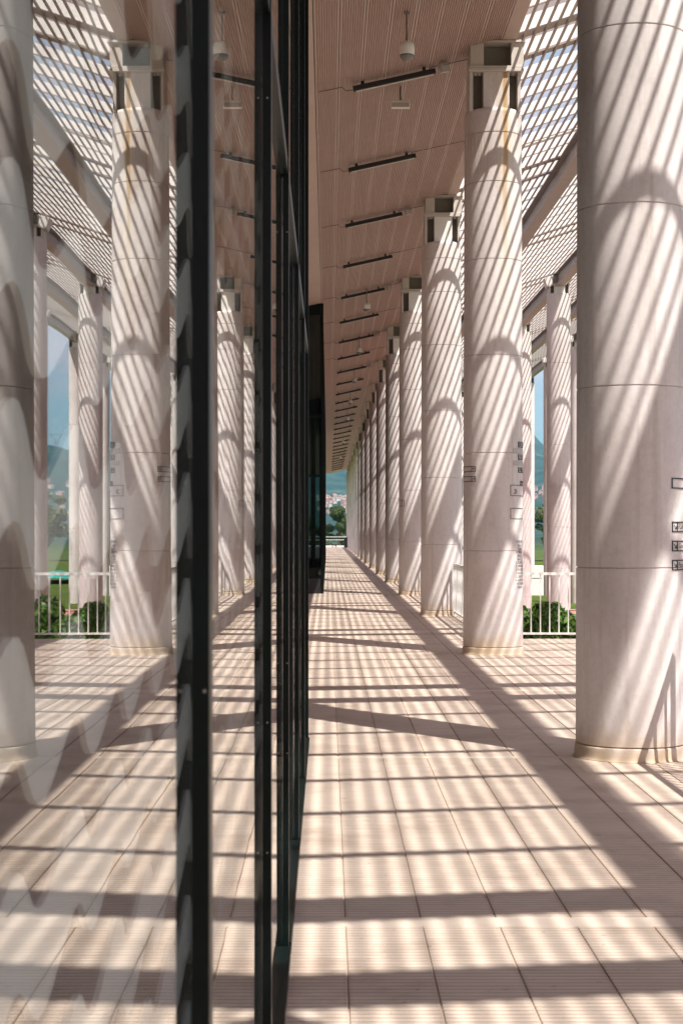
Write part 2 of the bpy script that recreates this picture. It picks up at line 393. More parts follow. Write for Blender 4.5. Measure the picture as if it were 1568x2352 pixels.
link('recess_ceiling', MB().prism([(-3.2, soff(-3.2)), (XG - .006, soff(XG - .006)), (XG - .006, soff(XG) + .03), (-3.2, soff(-3.2) + .03)], 13.5, 45.2).mesh(), M_soffit, soffit)

# ------------------------------------------------------------------ inner columns
RINGS = [.10, 1.36, 2.64, 3.92, 5.17, 6.18, 6.82, 7.15]
def rad(z): return R * (1.012 - .045 * z / 7.15)
def drum(z0, z1, rf=rad, n=56):
    g = .003
    return MB().lathe([(rf(z0) - .012, z0), (rf(z0) - .010, z0 + g * .6), (rf(z0), z0 + g * 2.2), (rf(z0), z0 + g * 2.6), (rf(z0), z0 + .03), (rf((z0 + z1) / 2), (z0 + z1) / 2), (rf(z1), z1 - .03), (rf(z1), z1 - g * 2.6), (rf(z1), z1 - g * 2.2), (rf(z1) - .010, z1 - g * .6), (rf(z1) - .012, z1)], n).mesh('drum', True)
drums = [drum(a, b) for a, b in zip(RINGS, RINGS[1:])]
rt = rad(7.15)
drums[-1] = MB().lathe([(rad(6.82) - .012, 6.82), (rad(6.82) - .01, 6.823), (rad(6.82), 6.831), (rad(6.82), 6.833), (rad(6.82), 6.85), (rt, 7.07), (rt, 7.095), (rt, 7.10), (rt - .012, 7.135), (rt - .05, 7.15)], 56).mesh('drum', True)
plinth_me = MB().lathe([(.418, .0), (.412, .005), (.407, .016), (.404, .034), (.402, .06), (.401, .085), (.398, .094), (.380, .097)], 56).mesh('plinth', True)
cap_parts = [
    ('web', M_white, MB().box(-.15, .19, -.27, .27, 7.13, 7.622).mesh('web')),
    ('recess_shade_plate', M_dark, MB().box(-.284, .295, -.06, .06, 7.12, 7.62).mesh('recess_shade_plate')),
    ('flange', M_steel, MB().box(-.33, -.286, -.27, .27, 7.11, 7.62).mesh('flange')),
    ('flange', M_steel, MB().box(.297, .337, -.27, .27, 7.11, 7.62).mesh('flange')),
    ('cap_plate', M_steel, bevel(MB().box(-.345, .375, -.31, .31, 7.625, 7.665).mesh('cap_plate'), .004)),
    ('cap_plate', M_steel, bevel(MB().box(-.335, .365, -.30, .30, 7.668, 7.70).mesh('cap_plate'), .004)),
    ('beam_seat', M_steel, MB().box(-.318, -.145, -.27, .27, 7.702, 8.008).mesh('beam_seat')),
    ('beam_seat', M_steel, MB().box(.215, .375, -.27, .27, 7.702, 8.008).mesh('beam_seat')),
    ('recess_shade_plate', M_dark, MB().box(-.145, .215, -.05, .08, 7.702, 8.006).mesh('recess_shade_plate')),
    ('top_plate', M_steel, MB().box(-.33, .40, -.30, .30, 8.01, 8.035).mesh('top_plate')),
]
bolt_me = MB().lathe([(.022, 0), (.022, .022), (.014, .03)], 8).mesh('bolt')
ORD = ['', 'nearest', 'second', 'third', 'fourth', 'fifth', 'sixth', 'seventh', 'eighth', 'ninth', 'tenth', 'eleventh', 'twelfth', 'thirteenth', 'fourteenth', 'fifteenth', 'sixteenth']
columns = {}
for n in range(0, 17):
    c = empty('round_column', (XC, CY(n), 0)); columns[n] = c
    lab = {0: 'round pale concrete column just out of frame on the right, casting the lowest shadow band',
           1: 'largest round concrete column at the right edge, with arrow signs',
           2: 'rust-streaked round concrete column with black lettered signs on its right side',
           4: 'fourth round concrete column of the inner row, with one small sign'}.get(n, '%s round concrete column of the inner row counted from the camera' % ORD[n] if n else '')
    tag(c, lab, 'column', 'columns along the walkway')
    M = M_colr if n == 2 else M_col
    for d in drums:
        if n == 2: d = d.copy(); d.materials.clear(); d.materials.append(M)
        link('drum', d, M, c)
    link('plinth', plinth_me, M_col, c)
    for nm, mm, me in cap_parts:
        if n == 2 and nm == 'web': me = me.copy(); me.materials.clear(); me.materials.append(M_colr)
        link(nm, me, mm, c)
    if n < 6:
        for bx in (-.25, -.20, .245): link('bolt', bolt_me, M_steel, c, (bx, -.2, 7.622), (pi, 0, 0))

# edge beam carrying the soffit on the column heads
eb = tag(empty('edge_beam', (2.38, 0, 8.04)), 'pale steel edge beam along the column heads at the outer edge of the soffit', 'beam')
ebm = MB().box(-.10, .08, 0, BAY - .01, 0, .36).mesh('beam_length')
for k in range(-2, 16): link('beam_length', ebm, M_soffit, eb, (0, CY(1) + BAY * k, 0))

# ------------------------------------------------------------------ outer columns (two rows that carry the pergola)
def outer_row(X, ztop, ns, rowname):
    zz = [-2.1 + 1.28 * i for i in range(30)]
    zz = [z for z in zz if z < ztop - .3] + [ztop]
    rf = lambda z: .372
    ds = [drum(a, b, rf, 40) for a, b in zip(zz, zz[1:])]
    tilt = [('web', M_white, MB().box(-.17, .17, -.24, .24, 0, .30).mesh('web')),
            ('flange', M_steel, MB().box(-.32, -.28, -.26, .26, -.02, .27).mesh('flange')),
            ('flange', M_steel, MB().box(.28, .32, -.26, .26, -.02, .36).mesh('flange')),
            ('recess_shade_plate', M_dark, MB().box(-.28, .28, -.04, .04, -.02, .30).mesh('recess_shade_plate'))]
    for i, n in enumerate(ns):
        c = empty('round_column', (X, CY(n), 0))
        tag(c, '%s round concrete column of the %s row under the pergola' % (['nearest'] [0] if i == 0 else ORD[i + 1], rowname), 'column', 'columns under the pergola')
        for d in ds: link('drum', d, M_colo, c)
        for nm, mm, me in tilt: link(nm, me, mm, c, (0, 0, ztop))
        link('cap_plate', MB().box(-.40, .40, -.30, .30, -.02, .02).mesh('cap_plate'), M_steel, c, (0, 0, ztop + .335), (0, -ASL, 0))
        b = link('beam_seat', MB().box(-.40, -.20, -.27, .27, 0, .26).box(.20, .40, -.27, .27, 0, .26).mesh('beam_seat'), M_white, c, (-.01, 0, ztop + .36), (0, -ASL, 0))
        link('recess_shade_plate', MB().box(-.20, .20, -.05, .05, .01, .25).mesh('recess_shade_plate'), M_dark, c, (-.01, 0, ztop + .36), (0, -ASL, 0))
outer_row(7.21, 9.03, range(4, 14), 'middle')
outer_row(12.3, 10.70, range(6, 15), 'outermost')

# ------------------------------------------------------------------ pergola
per = tag(empty('pergola', (X0, 0, 8.1)), 'white slatted steel pergola sloping up from the column row over the garden side', 'pergola')
LX = (X3 - X0) / cos(ASL)
def pl(name, me, m, x, y, z, rot=(0, 0, 0), kind=None):
    o = link(name, me, m, per, (x - X0, y, z - 8.1), rot)
    if kind: o['kind'] = kind
    return o
SP = .146; SWd, SH = .032, .025
slat_me = MB().box(-SWd / 2, SWd / 2, 0, BAY - .006, 0, SH).mesh('slat')
xs = [2.60 + SP * i for i in range(int((X3 - 2.62) / SP))]
for k in (1, 2, 3, 4):
    for x in xs: pl('slat', slat_me, M_slat, x, CY(k), zs(x), (0, -ASL, 0))
mb = MB()
for k in [-2, -1, 0] + list(range(5, 16)):
    for x in xs:
        mb.box(x - SWd / 2 - X0, x + SWd / 2 - X0, CY(k), CY(k) + BAY - .006, zs(x) - 8.1, zs(x) - 8.1 + SH)
pl('far_slats', mb.mesh('far_slats'), M_slat, X0, 0, 8.1, kind='stuff')
def two(me, nf):  # first box darkened: underside shade put into the flange colour
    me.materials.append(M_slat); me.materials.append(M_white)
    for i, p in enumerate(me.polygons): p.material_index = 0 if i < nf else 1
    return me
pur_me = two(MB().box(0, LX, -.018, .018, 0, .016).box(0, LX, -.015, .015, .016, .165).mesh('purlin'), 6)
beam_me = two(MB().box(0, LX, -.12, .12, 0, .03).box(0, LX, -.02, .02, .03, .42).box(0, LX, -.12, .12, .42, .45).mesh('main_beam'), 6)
zp = zs(X0) + SH + .004
for k in range(-2, 16):
    for j in range(8):
        y = CY(k) + .06 + j * BAY / 8
        if j in (0, 1): pl('main_beam', beam_me, M_white, X0, y, zp, (0, -ASL, 0))
        else: pl('purlin', pur_me, M_white, X0, y, zp, (0, -ASL, 0))
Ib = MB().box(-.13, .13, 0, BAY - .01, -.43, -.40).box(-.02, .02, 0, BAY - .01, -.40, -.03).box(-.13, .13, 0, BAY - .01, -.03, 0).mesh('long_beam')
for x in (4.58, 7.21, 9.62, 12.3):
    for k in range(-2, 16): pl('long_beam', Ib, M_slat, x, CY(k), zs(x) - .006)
pl('rim_beam', MB().box(-.05, .05, CY(-2), CY(16), -.25, .35).mesh('rim_beam'), M_steel, X3 + .06, 0, zs(X3))
# service pipe on the beam faces nearest the camera
for n in (2, 3):
    pl('service_pipe', MB().tube((0, 0, 0), (LX, 0, 0), .02, n=10).mesh('service_pipe', True), M_white, X0, CY(n) - .20, zp + .30, (0, -ASL, 0))

# ------------------------------------------------------------------ glass facade beside the camera
fac = tag(empty('glass_facade', (XG, 0, 0)), 'glass curtain wall with black mullions mirroring the colonnade at left', 'glass wall')
fins = [-.05, 2.21, 4.58, 6.62, 8.88, 11.1, 13.28]
ztopF = soff(XG) - .01
def fp(name, me, m, x, y, z=0): return link(name, me, m, fac, (x - XG, y, z))
TR = 3.0
for i, y in enumerate(fins):
    mfin = MB().box(.0, .022, -.035, .035, .01, ztopF).mesh('mullion')
    f = fp('mullion', mfin, M_black, XG, y)
    for z in (1.42,) if i == 1 else (.78, 1.12, 2.75):
        if i in (1, 2, 3):
            link('screw', bolt_me, M_white, f, (.012 + .004 * (i % 2), -.035, z), (pi / 2, 0, 0)).scale = (.09, .09, .12)
for a, b in zip(fins, fins[1:]):
    for z0, z1 in ((.06, TR - .03), (TR + .03, ztopF)):
        pane = fp('pane', MB().box(-.001, .001, 0, b - a - .02, 0, z1 - z0).mesh('pane'), M_glass, XG - .002, a + .01, z0)
        pane.rotation_euler = (0, random.uniform(-.0008, .0008), random.uniform(-.0016, .0016))
    fp('transom', MB().box(-.10, .018, .036, b - a - .036, -.03, .03).mesh('transom'), M_black, XG, a, TR)
    fp('sill', MB().box(-.12, .03, .036, b - a - .036, .002, .05).mesh('sill'), M_black, XG, a)
# room behind the glass: raised pale bands stand in for lit stripes, dark wall for slat shadows
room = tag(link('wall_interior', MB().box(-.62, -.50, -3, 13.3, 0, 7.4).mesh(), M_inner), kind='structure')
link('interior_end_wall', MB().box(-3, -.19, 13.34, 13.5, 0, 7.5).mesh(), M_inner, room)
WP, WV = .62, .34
def painted_light_band(z, h, amp=.055, dw=.012):
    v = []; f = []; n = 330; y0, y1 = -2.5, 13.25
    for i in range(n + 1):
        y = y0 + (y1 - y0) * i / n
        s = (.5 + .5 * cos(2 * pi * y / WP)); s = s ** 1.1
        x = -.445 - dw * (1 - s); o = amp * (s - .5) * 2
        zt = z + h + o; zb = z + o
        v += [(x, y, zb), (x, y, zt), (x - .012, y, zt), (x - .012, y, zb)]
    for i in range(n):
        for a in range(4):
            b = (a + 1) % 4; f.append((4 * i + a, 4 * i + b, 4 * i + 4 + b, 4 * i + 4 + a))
    me = bpy.data.meshes.new('painted_light_band'); me.from_pydata(v, [], f); me.update()
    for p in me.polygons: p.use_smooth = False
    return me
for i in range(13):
    link('painted_light_band', painted_light_band(-.12 + WV * i, .175), M_wave, room)

# recessed wall and the farther dark glass volume
rec = tag(link('wall_recess', MB().box(-3.0, -2.85, 13.5, 45, 0, 7.4).mesh(), M_steel), kind='structure')
gv = tag(empty('glass_volume', (-.125, 45.0, 0)), 'dark glass box with black frames projecting to the walkway beyond the near facade', 'glass wall')
def gp(name, me, m, loc=(0, 0, 0)): return link(name, me, m, gv, loc)
H2 = 7.50
for x in (-.025, -1.2, -2.4): gp('post', MB().box(x - .035, x + .035, 0, .12, .0, H2).mesh('post'), M_black)
for z in (.42, 1.62, 3.05, 4.6): gp('rail', MB().box(-2.36, -.062, .02, .10, z - .03, z + .03).mesh('rail'), M_black)
gp('head_panel', MB().box(-2.36, -.062, .02, .10, 7.2, H2).mesh('head_panel'), M_black)
gp('base_panel', MB().box(-2.36, -.062, .01, .11, .0, .39).mesh('base_panel'), M_lamp)
for z0, z1 in ((.45, 1.59), (1.65, 3.02), (3.08, 4.57), (4.63, 7.2)):
    for x0, x1 in ((-1.165, -.06), (-2.365, -1.235)):
        gp('pane', MB().box(x0, x1, .05, .062, z0, z1).mesh('pane'), M_glassd)
for k in range(1, 28):
    gp('mullion', MB().box(-.10, .0, k * 2.25 - .03, k * 2.25 + .03, 0, H2).mesh('mullion'), M_black)
    for z0, z1 in ((.10, 3.0), (3.06, H2)):
        gp('pane', MB().box(-.045, -.033, (k - 1) * 2.25 + (.13 if k == 1 else .04), k * 2.25 - .04, z0, z1).mesh('pane'), M_glassd)
    gp('sill', MB().box(-.11, .01, (k - 1) * 2.25 + .13, k * 2.25 - .031, .0, .09).mesh('sill'), M_black)
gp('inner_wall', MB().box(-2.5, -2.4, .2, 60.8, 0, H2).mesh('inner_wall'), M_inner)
gp('inner_column', MB().box(-.33, -.21, 1.2, 1.4, 0, H2 - .2).mesh('inner_column'), M_signw)

# ------------------------------------------------------------------ ceiling fittings
AS = atan(.22)
def lamp(y, n, first):
    z = soff(.9) - .09
    t = empty('strip_lamp', (.89, y, z)); t.rotation_euler = (0, -AS, 0)
    tag(t, '%s black strip lamp under the ribbed soffit counted from the camera' % n, 'lamp', 'strip lamps under the soffit')
    link('housing', lamp_h, M_lamp, t); link('tube', lamp_t, M_tube, t)
    for x in (-.42, .42): link('bracket', lamp_b, M_lamp, t, (x, 0, .04))
    if first:
        mb = MB(); pts = [(-.57, .02, 0), (-.66, .04, .015), (-.70, .05, .075), (-1.02, .05, .082)]
        for a, b in zip(pts, pts[1:]): mb.tube(a, b, .007, n=6)
        pts = [(.50, .03, .04), (.52, .06, .082), (1.40, .06, .082)]
        for a, b in zip(pts, pts[1:]): mb.tube(a, b, .007, n=6)
        link('cable', mb.mesh('cable'), M_cable, t)
lamp_h = bevel(MB().box(-.565, .565, -.045, .045, -.03, .04).mesh('housing'), .008)
lamp_t = MB().box(-.53, .53, -.03, .03, -.036, -.0305).mesh('tube')
lamp_b = MB().box(-.02, .02, -.02, .02, 0, .05).mesh('bracket')
for k in range(0, 29):
    w = ['nearest', 'second', 'third', 'fourth', 'fifth', 'sixth', 'seventh', 'eighth', 'ninth', 'tenth', 'eleventh', 'twelfth', 'thirteenth', 'fourteenth', 'fifteenth', 'sixteenth', 'seventeenth', 'eighteenth', 'nineteenth', 'twentieth'] 
    nm = w[k] if k < 20 else 'twenty-' + ['first', 'second', 'third', 'fourth', 'fifth', 'sixth', 'seventh', 'eighth', 'ninth'][k - 20]
    lamp(23.35 + 5.25 * k, nm, k < 8)
dome_body = MB().lathe([(.012, .125), (.06, .118), (.085, .09), (.092, .05), (.092, -.03), (.088, -.035)], 28).mesh('body', True)
dome_glass = MB().lathe([(.086, -.036), (.08, -.06), (.055, -.088), (.02, -.10), (.002, -.102)], 28).mesh('dome', True)
drop_me = MB().tube((0, 0, .12), (0, 0, .46), .012, n=10).box(-.03, .03, -.03, .03, .45, .47).mesh('drop_rod')
for i, (x, y) in enumerate(((.93, 20.6), (.98, 44.3), (.98, 55.0), (1.0, 65.8), (.98, 76.8), (.98, 88.6), (.98, 112), (.98, 136))):
    t = empty('dome_camera', (x, y, soff(x) - .47))
    tag(t, ['nearest', 'second', 'third', 'fourth', 'fifth', 'sixth', 'seventh', 'eighth'][i] + ' white dome camera hanging from the soffit counted from the camera', 'security camera', 'dome cameras on drop rods')
    link('body', dome_body, M_white, t); link('dome', dome_glass, M_dome, t); link('drop_rod', drop_me, M_cable, t)
em_me = bevel(MB().box(-.06, .06, -.05, .05, -.06, .06).mesh('housing'), .01)
em_l = MB().box(-.045, .045, -.056, -.0505, -.05, .02).mesh('lens')
for i, n in enumerate((2, 3, 4, 5, 6)):
    t = empty('spotlight', (1.55, CY(n) + .25, soff(1.55) - .075)); t.rotation_euler = (0, -AS, .5)
    tag(t, 'small white floodlight beside the strip lamp nearest the %s column' % ORD[n], 'floodlight', 'small floodlights on the soffit')
    link('housing', em_me, M_steel, t); link('lens', em_l, M_signw, t)
t = empty('hanging_light', (1.0, 24.1, soff(1.0))); tag(t, 'small white box light hanging on a rod below the nearest strip lamp', 'light')
link('rod', MB().tube((0, 0, -.20), (0, 0, 0), .014, n=8).mesh('rod'), M_cable, t)
link('housing', bevel(MB().box(-.13, .13, -.05, .05, -.30, -.20).mesh('housing'), .008), M_white, t)
link('diffuser', MB().box(-.12, .12, -.055, -.0505, -.295, -.235).mesh('diffuser'), M_tube, t)

# ------------------------------------------------------------------ railings
def railing(p0, p1, label, spacing=.137, posts=True):
    p0 = Vector(p0); p1 = Vector(p1); d = p1 - p0; ln = d.length
    t = empty('railing', p0); t.rotation_euler = (0, 0, atan2(d.y, d.x)); tag(t, label, 'railing', 'white picket railings')
    link('top_rail', MB().box(0, ln, -.02, .02, .96, 1.0).mesh('top_rail'), M_rail, t)
    link('bottom_rail', MB().box(0, ln, -.015, .015, .07, .10).mesh('bottom_rail'), M_rail, t)
    n = int(ln / spacing); pk = MB().box(-.009, .009, -.009, .009, .10, .96).mesh('picket'); ps = MB().box(-.02, .02, -.02, .02, 0, .96).mesh('post')
    for i in range(1, n):
        link('picket', pk, M_rail, t, (i * ln / n, 0, 0))
    for x in (.02, ln - .02): link('post', ps, M_rail, t, (x, 0, 0))
XR = 2.52
railing((XR, CY(0) + .5, 0), (XR, CY(1) - .42, 0), 'white picket railing out of frame at right, shadowing the foot of the nearest column')
railing((2.62, 26.08, 0), (4.28, 26.03, 0), 'white picket railing crossing behind the rust-streaked second column')
for n in range(2, 9):
    y0 = 26.1 if n == 2 else CY(n) + .42
    railing((2.40, y0, 0), (2.40, CY(n + 1) - .42, 0), 'white picket railing between the %s and %s inner columns' % (ORD[n], ORD[n + 1]), .137 if n < 4 else .3)

# ------------------------------------------------------------------ signs on the columns
def cyl(r, z, phi): return (r * sin(phi), -r * cos(phi), z)
def decal_box(col, name, p0, p1, z0, z1, m, r, n=10, parent=None):
    v = []; f = []
    for i in range(n + 1):
        a = p0 + (p1 - p0) * i / n
        v += [cyl(r, z0, a), cyl(r, z1, a), cyl(r - .004, z1, a), cyl(r - .004, z0, a)]
    for i in range(n):
        for a in range(4):
            b = (a + 1) % 4; f.append((4 * i + a, 4 * i + b, 4 * i + 4 + b, 4 * i + 4 + a))
    f += [(0, 1, 2, 3), (4 * n + 3, 4 * n + 2, 4 * n + 1, 4 * n)]
    me = bpy.data.meshes.new(name); me.from_pydata(v, [], f); me.update()
    return link(name, me, m, parent or col)
def decal_frame(col, name, p0, p1, z0, z1, t, m, r, cuts=()):
    mb = MB(); ta = t / r
    def bar(a0, a1, b0, b1):
        n = max(1, int(abs(a1 - a0) / .06)); base = len(mb.v)
        for i in range(n + 1):
            a = a0 + (a1 - a0) * i / n
            mb.v += [cyl(r, b0, a), cyl(r, b1, a), cyl(r - .004, b1, a), cyl(r - .004, b0, a)]
        for i in range(n):
            for k in range(4):
                q = (k + 1) % 4; mb.f.append((base + 4 * i + k, base + 4 * i + q, base + 4 * i + 4 + q, base + 4 * i + 4 + k))
    bar(p0, p1, z0, z0 + t); bar(p0, p1, z1 - t, z1); bar(p0, p0 + ta, z0 + t, z1 - t); bar(p1 - ta, p1, z0 + t, z1 - t)
    for c in cuts: bar(c - ta / 2, c + ta / 2, z0 + t, z1 - t)
    return link(name, mb.mesh(name), m, col)
def text_mesh(body, size):
    cu = bpy.data.curves.new('lettering', 'FONT'); cu.body = body; cu.size = size; cu.resolution_u = 2
    o = bpy.data.objects.new('lettering', cu); C.objects.link(o)
    dg = bpy.context.evaluated_depsgraph_get(); me = bpy.data.meshes.new_from_object(o.evaluated_get(dg)); bpy.data.objects.remove(o)
    return me
def decal_text(parent, body, size, p0, z, m, r, sx=.85):
    me = text_mesh(body, size)
    for v in me.vertices:
        a = p0 + v.co.x * sx / r; v.co = Vector(cyl(r, z + v.co.y, a))
    me.materials.clear(); return link('lettering', me, m, parent)
def arrow(parent, p, z, s, ang, m, r):
    mb = MB()
    def bar(x0, y0, x1, y1, w):
        dx, dy = x1 - x0, y1 - y0; l = sqrt(dx * dx + dy * dy); nx, ny = -dy / l * w / 2, dx / l * w / 2
        b = len(mb.v); q = [(x0 + nx, y0 + ny), (x0 - nx, y0 - ny), (x1 - nx, y1 - ny), (x1 + nx, y1 + ny)]
        for x, y in q:
            X = x * cos(ang) - y * sin(ang); Yv = x * sin(ang) + y * cos(ang)
            mb.v.append(cyl(r, z + Yv * s, p + X * s / r))
        mb.f.append((b, b + 1, b + 2, b + 3))
    bar(-.5, 0, .5, 0, .16); bar(.5, 0, .1, .38, .16); bar(.5, 0, .1, -.38, .16)
    return link('arrow_mark', mb.mesh('arrow_mark'), m, parent)
def zy(y, Yd): return 1.62 + (1219.5 - y) * Yd / 4000
d2r = radians
c2 = columns[2]; r2 = .394; Yd = 22.75
v2 = d2r(5.4)
for (ya, yb, txt, ang) in ((1070.7, 1083.3, 'Auditorios', pi / 2), (1093.6, 1106, 'Gimnasios', 0)):
    z1, z0 = zy(ya, Yd), zy(yb, Yd); pr = d2r(-35) - v2; pd = d2r(-45) - v2; p0 = d2r(-115)
    s = decal_frame(c2, 'sign_frame', p0, pr, z0, z1, .007, M_sign, r2, (pd,))
    arrow(s, (pr + pd) / 2, (z0 + z1) / 2, .035, ang, M_sign, r2)
    decal_text(s, txt, .045, p0 + .12, z0 + .02, M_sign, r2, .8)
for (ya, yb, txt) in ((1013.8, 1027, 'CENTRO'), (1043.3, 1055.9, 'RECREATIVO'), (1072.9, 1085.4, 'EL TUNAL')):
    z1, z0 = zy(ya, Yd), zy(yb, Yd); p0 = d2r(57) - v2
    s = decal_box(c2, 'sign_panel', p0, p0 + .055 * len(txt) * 1.25 / r2 * .9, z0, z1, M_sign, r2)
    decal_text(s, txt, .075, p0 + .03, z0 + .012, M_signw, r2 + .0015, .80)
for ya, yb in ((1028.8, 1040.5), (1057.5, 1069)):
    decal_box(c2, 'sign_patch', d2r(43) - v2, d2r(90), zy(yb, Yd), zy(ya, Yd), M_plate, r2 - .001)
s = decal_box(c2, 'sign_panel', d2r(66) - v2, d2r(100), zy(1115.5, Yd), zy(1104, Yd), M_sign, r2); decal_text(s, 'Parque', .05, d2r(68) - v2, zy(1113, Yd), M_signw, r2 + .0015)
s = decal_frame(c2, 'sign_frame', d2r(35.5) - v2, d2r(110), zy(1139, Yd), zy(1114, Yd), .006, M_sign, r2)
# running figure mark in the first frame
mk = MB()
def blob(pts):
    b = len(mk.v)
    for x, y in pts: mk.v.append(cyl(r2, zy(1134, Yd) + y, d2r(43.5) - v2 + x / r2))
    mk.f.append(tuple(b + i for i in range(len(pts))))
blob([(0, 0), (.03, .0), (.052, .012), (.045, .02), (.0, .006)]); blob([(.045, .012), (.055, .02), (.03, .05), (.02, .045)]); blob([(.02, .045), (.05, .052), (.05, .06), (.018, .056)]); blob([(.055, .03), (.066, .03), (.066, .042), (.055, .042)])
link('figure_mark', mk.mesh('figure_mark'), M_sign, s)
decal_frame(c2, 'sign_frame', d2r(35.5) - v2, d2r(110), zy(1192, Yd), zy(1167, Yd), .006, M_sign, r2)
lines = ['A. PISCINA', '    Piscina', '    Toboganes', 'B. PARQUE', '    Mesas', '    Plazas', 'C. PLAZA', 'D. GIMNASIO', 'E. POLIDEPORTIVO', 'F. PLAZOLETA', 'G. CENTRO', 'H. AUDITORIO', 'I. RESTAURANTE', 'J. TERRAZA']
for i, tx in enumerate(lines):
    y = 1243.5 + i * 8.1
    decal_text(c2, tx, .036 if tx[0] == ' ' else .046, d2r(50.5) - v2 - i * .003, zy(y + 3, Yd), M_sign, r2 - .001, .8)
c1 = columns[1]; r1 = .396; Yd1 = 12.25; v1 = d2r(9.9)
decal_frame(c1, 'sign_frame', d2r(46) - v1, d2r(100), zy(1122, Yd1), zy(1097.5, Yd1), .0075, M_sign, r1)
for ya, yb, tx in ((1198, 1222, 'PLAZOLETA'), (1242, 1266.4, 'Gimnasio'), (1286, 1310, 'Parqueadero')):
    z1, z0 = zy(ya, Yd1), zy(yb, Yd1); p0 = d2r(46.5) - v1; pd = d2r(55) - v1
    s = decal_frame(c1, 'sign_frame', p0, d2r(105), z0, z1, .0075, M_sign, r1, (pd,))
    arrow(s, (p0 + pd) / 2 + .006, (z0 + z1) / 2, .04, -pi / 4, M_sign, r1)
    decal_text(s, tx, .05, pd + .03, z0 + .022, M_sign, r1, .8)
c4 = columns[4]; s = decal_frame(c4, 'sign_frame', d2r(-100), d2r(-42), 2.24, 2.40, .010, M_sign, .394, (d2r(-55),))

# ------------------------------------------------------------------ things at the far end of the walkway
def dog():
    t = empty('dog', (.58, 168, 0)); tag(t, 'small dark dog walking across the far end of the walkway', 'dog')
    t.rotation_euler = (0, 0, radians(200))
    V = []; E = []; Rr = []
    def ch(pts, root=None):
        last = root
        for p, r in pts:
            V.append(p); Rr.append(r); i = len(V) - 1
            if last is not None: E.append((last, i))
            last = i
        return last
    pel = ch([((-.16, 0, .29), .062)]); mid = ch([((0, 0, .275), .06), ((.15, 0, .29), .078)], pel)
    neck = ch([((.23, 0, .36), .05), ((.29, 0, .42), .055), ((.38, 0, .40), .03), ((.41, 0, .395), .022)], mid)
    ch([((-.25, 0, .34), .018), ((-.33, 0, .42), .012), ((-.36, 0, .47), .008)], pel)
    for s, d in ((1, .05), (-1, -.04)):
        ch([((.15 + d * .3, s * .055, .19), .032), ((.14 + d, s * .055, .09), .018), ((.14 + d, s * .055, .015), .016), ((.175 + d, s * .055, .012), .014)], mid)
        ch([((-.16 - d * .3, s * .055, .19), .042), ((-.21 - d, s * .055, .10), .019), ((-.18 - d, s * .055, .015), .016), ((-.145 - d, s * .055, .012), .014)], pel)
        ch([((.29, s * .045, .47), .018), ((.28, s * .055, .51), .008)], neck - 2)
    me = bpy.data.meshes.new('body'); me.from_pydata(V, E, []); me.update()
    o = link('body', me, simple('dark_fur', (.03, .022, .018), .8, .3, 30), t)
    sk = o.modifiers.new('skin', 'SKIN'); 
    for i, d in enumerate(me.skin_vertices[0].data): d.radius = (Rr[i], Rr[i]); d.use_root = (i == 0)
    o.modifiers.new('sub', 'SUBSURF').levels = 1; o.modifiers['sub'].render_levels = 1
dog()
t = empty('litter_bin', (1.80, 169.3, 0)); tag(t, 'dark upright litter bin at the far end of the column row', 'litter bin')
link('bin_body', MB().lathe([(.22, 0), (.24, .05), (.26, .85), (.23, .86)], 20).mesh('bin_body'), M_lamp, t); link('lid', MB().lathe([(.27, .865), (.27, .92), (.16, 1.0), (.02, 1.02)], 20).mesh('lid'), M_lamp, t)
t = empty('guard_rail', (-8, 196, 0)); tag(t, 'double white guard rail crossing beyond the end of the walkway', 'railing')
t.rotation_euler = (0, 0, -.012)
for z in (.95, .62): link('rail', MB().box(0, 26, -.04, .04, z - .03, z + .03).mesh('rail'), M_rail, t)
for i in range(9): link('post', MB().box(-.05, .05, -.05, .05, -1.9, .9).mesh('post'), M_rail, t, (i * 3.2 + 1.0, .1, 0))
tag(link('low_wall', MB().box(-14, 16, 186.2, 186.6, -1.95, .06).mesh(), M_white), 'low white wall closing the far end of the walkway', 'wall')

# ------------------------------------------------------------------ garden side things
def leaf_mat(name, a, b, c):
    m, t, bs = mat(name)
    oi = N(t, 'ShaderNodeNewGeometry'); n = N(t, 'ShaderNodeTexNoise', Scale=3.0, Detail=3.0); L(t, oi.outputs['Position'], n.inputs['Vector'])
    f = math_(t, 'ADD', math_(t, 'MULTIPLY', oi.outputs['Random Per Island'], .6), math_(t, 'MULTIPLY', n.outputs['Fac'], .4))
    r = ramp(t, f, [(.15, a), (.5, b), (.85, c)]); L(t, r.outputs['Color'], bs.inputs['Base Color'])
    bs.inputs['Roughness'].default_value = .5; bs.inputs['Specular IOR Level'].default_value = .4
    o = t.nodes['Material Output']; tl = N(t, 'ShaderNodeBsdfTranslucent'); L(t, r.outputs['Color'], tl.inputs['Color'])
    mx = N(t, 'ShaderNodeMixShader', Fac=.25); mx.inputs[0].default_value = .25
    L(t, bs.outputs[0], mx.inputs[1]); L(t, tl.outputs[0], mx.inputs[2]); L(t, mx.outputs[0], o.inputs['Surface'])
    return m
M_leaf = leaf_mat('hedge_leaf', (.05, .11, .018), (.10, .20, .03), (.19, .33, .06))
M_leaf2 = leaf_mat('tree_leaf', (.025, .05, .014), (.05, .09, .025), (.10, .15, .04))
M_leaf3 = leaf_mat('pale_tree_leaf', (.07, .10, .04), (.12, .16, .07), (.20, .25, .10))
M_bark = simple('bark', (.10, .075, .055), .9, .3, 8)
